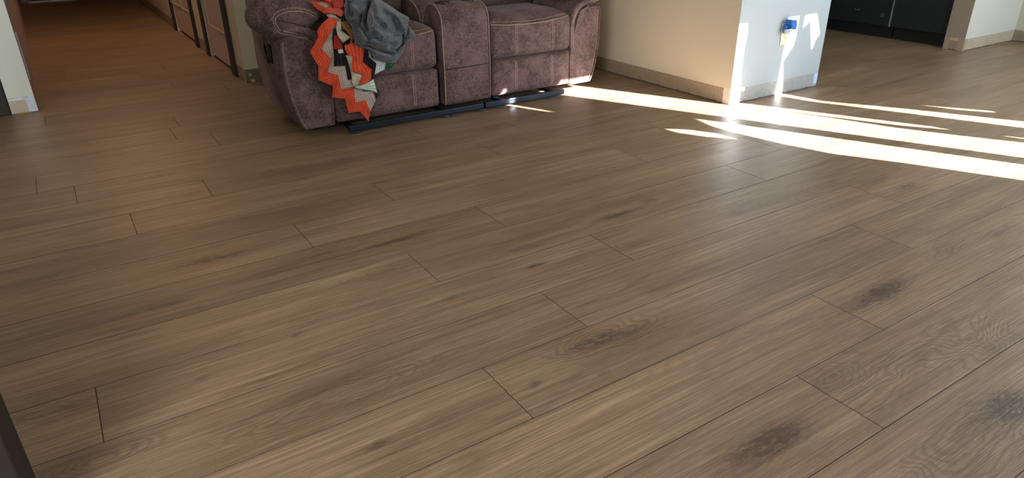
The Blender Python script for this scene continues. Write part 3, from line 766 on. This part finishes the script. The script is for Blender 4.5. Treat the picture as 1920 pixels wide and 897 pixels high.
def strip(A, B, col, lift=.0, rows=4, across=None, wob=.003, sub=6):
    """cloth between polyline A and polyline B (same number of points); ribs run along the polylines"""
    def dens(L):
        r_ = []
        for i in range(len(L)-1):
            for k_ in range(sub): t = k_/sub; r_.append((L[i][0]+(L[i+1][0]-L[i][0])*t, L[i][1]+(L[i+1][1]-L[i][1])*t))
        return r_+[L[-1]]
    a, b = dens(A), dens(B); na = len(a); nb = rows*4
    base = len(bl_v); ln = 0
    for th in (0, 1):
        ln = 0
        for i in range(na):
            if i: ln += math.dist(a[i], a[i-1])/3.7375
            for j in range(nb+1):
                t = j/nb; x = a[i][0]+(b[i][0]-a[i][0])*t; y = a[i][1]+(b[i][1]-a[i][1])*t
                rib = .0016*math.cos(t*rows*2*math.pi)
                w = noise.noise(Vector((x*.02, y*.02, 1.3)))*wob*2
                q = yarn_pt(x, y, lift+w-rib if th == 0 else lift+w-.005)
                bl_v.append(q); bl_rc.append((ln/4.0, t*rows, 0))
    m = nb+1; o_ = na*m
    for i in range(na-1):
        for j in range(nb):
            q = (base+i*m+j, base+i*m+j+1, base+(i+1)*m+j+1, base+(i+1)*m+j)
            bl_f.append(q); bl_f.append(tuple(z_+o_ for z_ in q[::-1])); bl_m.extend([bk.index(col)]*2)
    for i in range(na-1):
        for j in (0, nb):
            q = (base+i*m+j, base+(i+1)*m+j, base+(i+1)*m+j+o_, base+i*m+j+o_); bl_f.append(q if j else q[::-1]); bl_m.append(bk.index(col))
    for j in range(nb):
        for i in (0, na-1):
            q = (base+i*m+j, base+i*m+j+1, base+i*m+j+1+o_, base+i*m+j+o_); bl_f.append(q[::-1] if i == 0 else q); bl_m.append(bk.index(col))
O0 = [(215, 118), (165, 165), (130, 215), (135, 265), (78, 365), (140, 462), (138, 560), (238, 602), (234, 682), (325, 692), (350, 792), (432, 782), (490, 852)]
O1 = [(285, 130), (272, 170), (232, 205), (205, 262), (160, 340), (228, 415), (202, 503), (277, 525), (300, 622), (385, 615), (400, 718), (468, 700), (503, 778)]
O2 = [(300, 132), (285, 175), (242, 205), (232, 262), (240, 335), (246, 400), (246, 466), (325, 462), (342, 560), (430, 560), (450, 640), (520, 632), (542, 702)]
O3 = [(330, 140), (330, 190), (300, 230), (300, 290), (330, 350), (350, 410), (360, 450), (370, 480), (420, 540), (500, 560), (520, 600), (555, 630), (562, 665)]
strip(O0, O1, 'orange', .000, 5); strip(O1, O2, 'beige', .0, 4); strip(O2, O3, 'brown', -.002, 4)
# second fold lying over the first
B0 = [(285, 245), (322, 325), (330, 390), (352, 470), (372, 560), (388, 612)]
B1 = [(300, 240), (350, 330), (376, 398), (366, 498), (446, 522), (412, 612)]
B2 = [(320, 225), (430, 315), (458, 345), (448, 432), (513, 488), (450, 606)]
B3 = [(370, 225), (470, 320), (492, 362), (505, 425), (545, 440), (520, 555)]
strip([(372, 300), (322, 318), (325, 345), (345, 385), (376, 398), (366, 498), (446, 522), (418, 606)], [(395, 305), (440, 318), (458, 345), (455, 390), (448, 432), (512, 488), (508, 560), (455, 606)], 'orange', .012, 5)
strip([(328, 388), (345, 430), (355, 470), (368, 520), (375, 575), (388, 612)], [(365, 390), (376, 400), (366, 498), (400, 512), (446, 522), (414, 610)], 'cream', .010, 5)
strip([(385, 300), (440, 318), (458, 345), (455, 390), (448, 432), (512, 488), (508, 560)], [(470, 300), (485, 330), (492, 362), (500, 400), (545, 440), (535, 520), (525, 552)], 'brown', .008, 4)
strip([(490, 358), (492, 400), (545, 445), (533, 524)], [(500, 355), (515, 405), (612, 432), (602, 486)], 'white', .010, 4)
strip([(560, 430), (612, 432), (602, 486), (600, 492)], [(600, 420), (682, 436), (650, 476), (640, 482)], 'green', .010, 3)
strip([(385, 612), (440, 600), (490, 580), (524, 555)], [(415, 622), (480, 632), (520, 640), (553, 655)], 'mint', .016, 4)
strip([(385, 620), (430, 626), (520, 645)], [(382, 605), (432, 606), (450, 606)], 'green', .013, 2)
strip([(225, 10), (235, 100), (278, 170), (252, 250), (245, 345)], [(325, -20), (335, 100), (345, 200), (352, 300), (345, 352)], 'brown', -.004, 5, sub=8)
strip([(95, 14), (135, 55), (180, 98)], [(316, -8), (318, 40), (300, 100)], 'red', .001, 5, sub=8)
# folds bunched at the top
strip([(250, 250), (248, 290), (246, 345)], [(290, 240), (300, 300), (312, 352)], 'red', .002, 4)
strip([(275, 350), (280, 375)], [(308, 345), (314, 372)], 'white', .006, 2)
strip([(268, 150), (262, 200), (275, 250), (310, 300)], [(298, 155), (300, 215), (362, 262), (352, 272)], 'cream', .014, 5)
strip([(300, 150), (310, 200), (335, 215), (362, 262), (360, 318)], [(345, 150), (362, 180), (382, 225), (380, 270), (372, 318)], 'ochre', .008, 4)
strip([(345, 120), (352, 160), (375, 190), (390, 240)], [(300, 130), (306, 170), (330, 200), (360, 240)], 'brown', .006, 3)
strip([(165, 85), (215, 92), (262, 100), (300, 118)], [(175, 50), (235, 55), (290, 60), (322, 80)], 'orange', .018, 4)
strip([(82, 12), (120, 55), (165, 85), (185, 95)], [(150, 6), (165, 30), (195, 48), (235, 55)], 'orange', .012, 4)
strip([(125, 24), (160, 40), (190, 60)], [(165, 14), (190, 25), (215, 42)], 'beige', .016, 3)
strip([(160, -30), (190, 5), (232, 20), (240, 50)], [(250, -30), (235, 0), (262, 10), (300, 20)], 'orange', .010, 4)
strip([(235, 2), (240, 40), (250, 58)], [(315, -10), (318, 30), (310, 50)], 'red', .018, 4)
strip([(190, 100), (230, 100), (262, 110)], [(210, 122), (255, 125), (285, 140)], 'beige', .006, 3)
me = bpy.data.meshes.new('crochet_blanket'); me.from_pydata([tuple(v) for v in bl_v], [], bl_f)
for m in YM: me.materials.append(m)
me.polygons.foreach_set('material_index', bl_m); me.polygons.foreach_set('use_smooth', [True]*len(bl_f))
at = me.attributes.new('rc', 'FLOAT_VECTOR', 'POINT'); at.data.foreach_set('vector', [c for p in bl_rc for c in p]); me.update()
o = bpy.data.objects.new('crochet_blanket', me); COL.objects.link(o)
tag(o, 'orange, beige and brown zigzag crocheted blanket hanging over the left sofa seat', 'blanket')

# ---------------------------------------------------------------- grey throw heaped on the seat
def throw():
    out = [(300, -70), (322, 0), (318, 60), (330, 130), (372, 190), (388, 270), (405, 318), (455, 338), (508, 362), (520, 395), (545, 417), (600, 436), (650, 442), (684, 430), (735, 362), (755, 300), (790, 285), (826, 268), (808, 225), (768, 176), (776, 140), (765, 118), (705, 85), (640, 40), (590, 8), (540, -20), (500, -75), (400, -95)]
    m = len(out); D = []
    for i in range(m):
        p0, p1, p2, p3 = out[i-1], out[i], out[(i+1) % m], out[(i+2) % m]
        for s_ in range(7):
            t = s_/7
            D.append(tuple(.5*((2*p1[j])+(-p0[j]+p2[j])*t+(2*p0[j]-5*p1[j]+4*p2[j]-p3[j])*t*t+(-p0[j]+3*p1[j]-3*p2[j]+p3[j])*t**3) for j in (0, 1)))
    cx, cy = 560, 190; nr = 70
    # fold lines in the cloth: (polyline, width, height)
    F = [([(500, 20), (480, 90), (470, 160), (490, 210)], 14, -.035), ([(545, 30), (560, 110), (620, 170)], 30, .022), ([(440, 110), (430, 180), (470, 250), (500, 280)], 13, -.020),
         ([(400, 60), (410, 130), (440, 200), (460, 260), (560, 310), (620, 330)], 18, .016), ([(520, 110), (540, 200), (600, 270), (690, 300)], 40, .018), ([(735, 250), (730, 310), (690, 350)], 10, -.022),
         ([(770, 170), (765, 240), (730, 310)], 9, -.014), ([(410, 315), (500, 330), (580, 360), (650, 380)], 12, -.018), ([(500, 80), (520, 150), (490, 205)], 12, .018), ([(620, 60), (700, 120), (740, 200)], 26, .014),
         ([(660, 130), (690, 210), (660, 270)], 20, -.008), ([(530, 375), (600, 395), (680, 400)], 14, .010), ([(345, 20), (360, 110), (390, 110)], 12, -.012), ([(370, 40), (430, 90), (460, 60)], 14, .012)]
    def fold(x, y):
        s_ = 0
        for L, w, h in F:
            d = 1e9
            for i in range(len(L)-1):
                ax, ay = L[i]; bx, by = L[i+1]; dx, dy = bx-ax, by-ay
                t = max(0, min(1, ((x-ax)*dx+(y-ay)*dy)/(dx*dx+dy*dy))); d = min(d, math.hypot(x-ax-dx*t, y-ay-dy*t))
            s_ += (2.0 if h > 0 else 3.0)*h*math.exp(-(d/w)**2)
        return s_
    def pt(x, y, r, side):
        px, py = c5(x, y); e = math.sqrt(max(0, 1-r**3.2))
        w = noise.noise(Vector((x*.012, y*.012, 5)))*.012+noise.noise(Vector((x*.035, y*.035, 9)))*.004
        base = drape_y(px, py)-.026
        yy = base-(e*.055+(fold(x, y)+w)*min(1, e*1.6)) if side == 0 else base+e*.018
        return on_y(px, py, yy)
    b = MB(); V = [pt(cx, cy, 0, 0)]; n = len(D)
    for side in (0, 1):
        if side: V.append(pt(cx, cy, 0, 1))
        for i in range(1, nr+1 if side == 0 else nr):
            r = i/nr
            for (x, y) in D: V.append(pt(cx+(x-cx)*r, cy+(y-cy)*r, r, side))
    f = []
    for j in range(n): f.append((0, 1+j, 1+(j+1) % n))
    for i in range(nr-1):
        for j in range(n): f.append((1+i*n+j, 1+(i+1)*n+j, 1+(i+1)*n+(j+1) % n, 1+i*n+(j+1) % n))
    k0 = 1+nr*n
    for j in range(n): f.append((k0, k0+1+(j+1) % n, k0+1+j))
    for i in range(nr-2):
        for j in range(n): f.append((k0+1+i*n+j, k0+1+i*n+(j+1) % n, k0+1+(i+1)*n+(j+1) % n, k0+1+(i+1)*n+j))
    for j in range(n): f.append((k0+1+(nr-2)*n+j, k0+1+(nr-2)*n+(j+1) % n, 1+(nr-1)*n+(j+1) % n, 1+(nr-1)*n+j))
    k = N('heathered_wool'); o_ = k.obj(); a = k.noise(o_, 120, 3, .75); c_ = k.noise(o_, 300, 2, .7); g = k.noise(o_, 8, 2)
    col = k.mix(k.ss(a, .38, .62), sc('1f2326'), sc('53595f')); col = k.mix(k.ss(c_, .52, .64, 0, .75), col, sc('7f868d'))
    col = k.mix(k.ss(g, .4, .65, 0, .4), col, sc('2a2f37')); k.base(col); k.rough(.95); k.spec(.1); k.b.inputs['Sheen Weight'].default_value = .3
    k.bump(k.math('ADD', a, c_), .6, .003)
    o = mesh('throw_blanket', V, f, k.m, None, True); tag(o, 'heathered grey wool throw heaped on the left seat beside the crocheted blanket', 'blanket')
throw()

# ---------------------------------------------------------------- socket and blue plug-in on the white wall end
e = empty('wall_outlet', (3.59, 2.637, .36), 'ivory wall outlet plate on the white wall end below the blue plug', 'outlet')
MB().box(3.552, 3.628, 2.6305, 2.6365, .300, .422, bev=.002).build('cover_plate', M['plate'], e)
for z in (.338, .386):
    r_ = MB().box(3.573, 3.607, 2.6275, 2.631, z-.016, z+.016, bev=.003).build('receptacle', M['plate'], e)
    s_ = MB(); s_.box(3.581, 3.5835, 2.6265, 2.6278, z-.002, z+.009); s_.box(3.5965, 3.599, 2.6265, 2.6278, z-.002, z+.008); s_.box(3.588, 3.592, 2.6265, 2.6278, z-.012, z-.007); s_.build('slots', M['slot'], r_)
e = empty('plug_in_freshener', (3.58, 2.60, .40), 'bright blue plug-in with a clear bottle pushed into the wall outlet', 'plug')
cr6 = lambda x, y, yy: on_y(1440+x/8.967, 10+y/8.967, yy)
def slab(L, yf, dep, k_=.9):
    fr = [cr6(x, y, yf) for x, y in L]; cen = sum(fr, Vector())/len(fr); b = MB()
    return b.loft([[cen+(p-cen)*k_+Vector((0, -.004, 0)) for p in fr], [cen+(p-cen)*.985+Vector((0, -.002, 0)) for p in fr], fr, [p+Vector((0, dep, 0)) for p in fr]])
b = slab([(402, 250), (445, 246), (490, 250), (484, 300), (481, 350), (474, 402), (425, 404), (398, 400), (396, 350), (398, 300)], 2.580, .040)
cap_ = b.build('blue_cap', M['blue'], e)
slab([(300, 345), (330, 325), (360, 330), (372, 360), (370, 410), (350, 450), (330, 478), (304, 480), (286, 455), (284, 400)], 2.606, .019).build('blue_base', M['blue'], e)
w = [cr6(x, y, 2.586) for x, y in ((325, 420), (360, 405), (470, 402), (466, 440), (455, 480), (430, 490), (380, 492), (335, 485), (322, 455))]
cen = sum(w, Vector())/len(w)
b = MB(); b.loft([[cen+(p-cen)*.8+Vector((0, -.003, 0)) for p in w], w, [p+Vector((0, .022, 0)) for p in w], [cen+(p-cen)*.8+Vector((0, .026, 0)) for p in w]])
bt = b.build('clear_bottle', M['glassy'], e, True)
b = MB(); rc = cr6(352, 440, 2.580); b.tube([rc+Vector((.0045*math.cos(i/16*6.2832), 0, .0045*math.sin(i/16*6.2832))) for i in range(17)], .0009, 5)
b.tube([cr6(362, 462, 2.580), cr6(352, 490, 2.581)], .0009, 5); b.tube([cr6(402, 418, 2.580), cr6(398, 465, 2.580)], .0009, 5); b.tube([cr6(400, 467, 2.580), cr6(385, 497, 2.581)], .0009, 5)
b.tube([cr6(460, 425, 2.580), cr6(440, 440, 2.580), cr6(452, 470, 2.580), cr6(440, 478, 2.58)], .0009, 5); b.build('embossed_rings', M['disc'], bt)
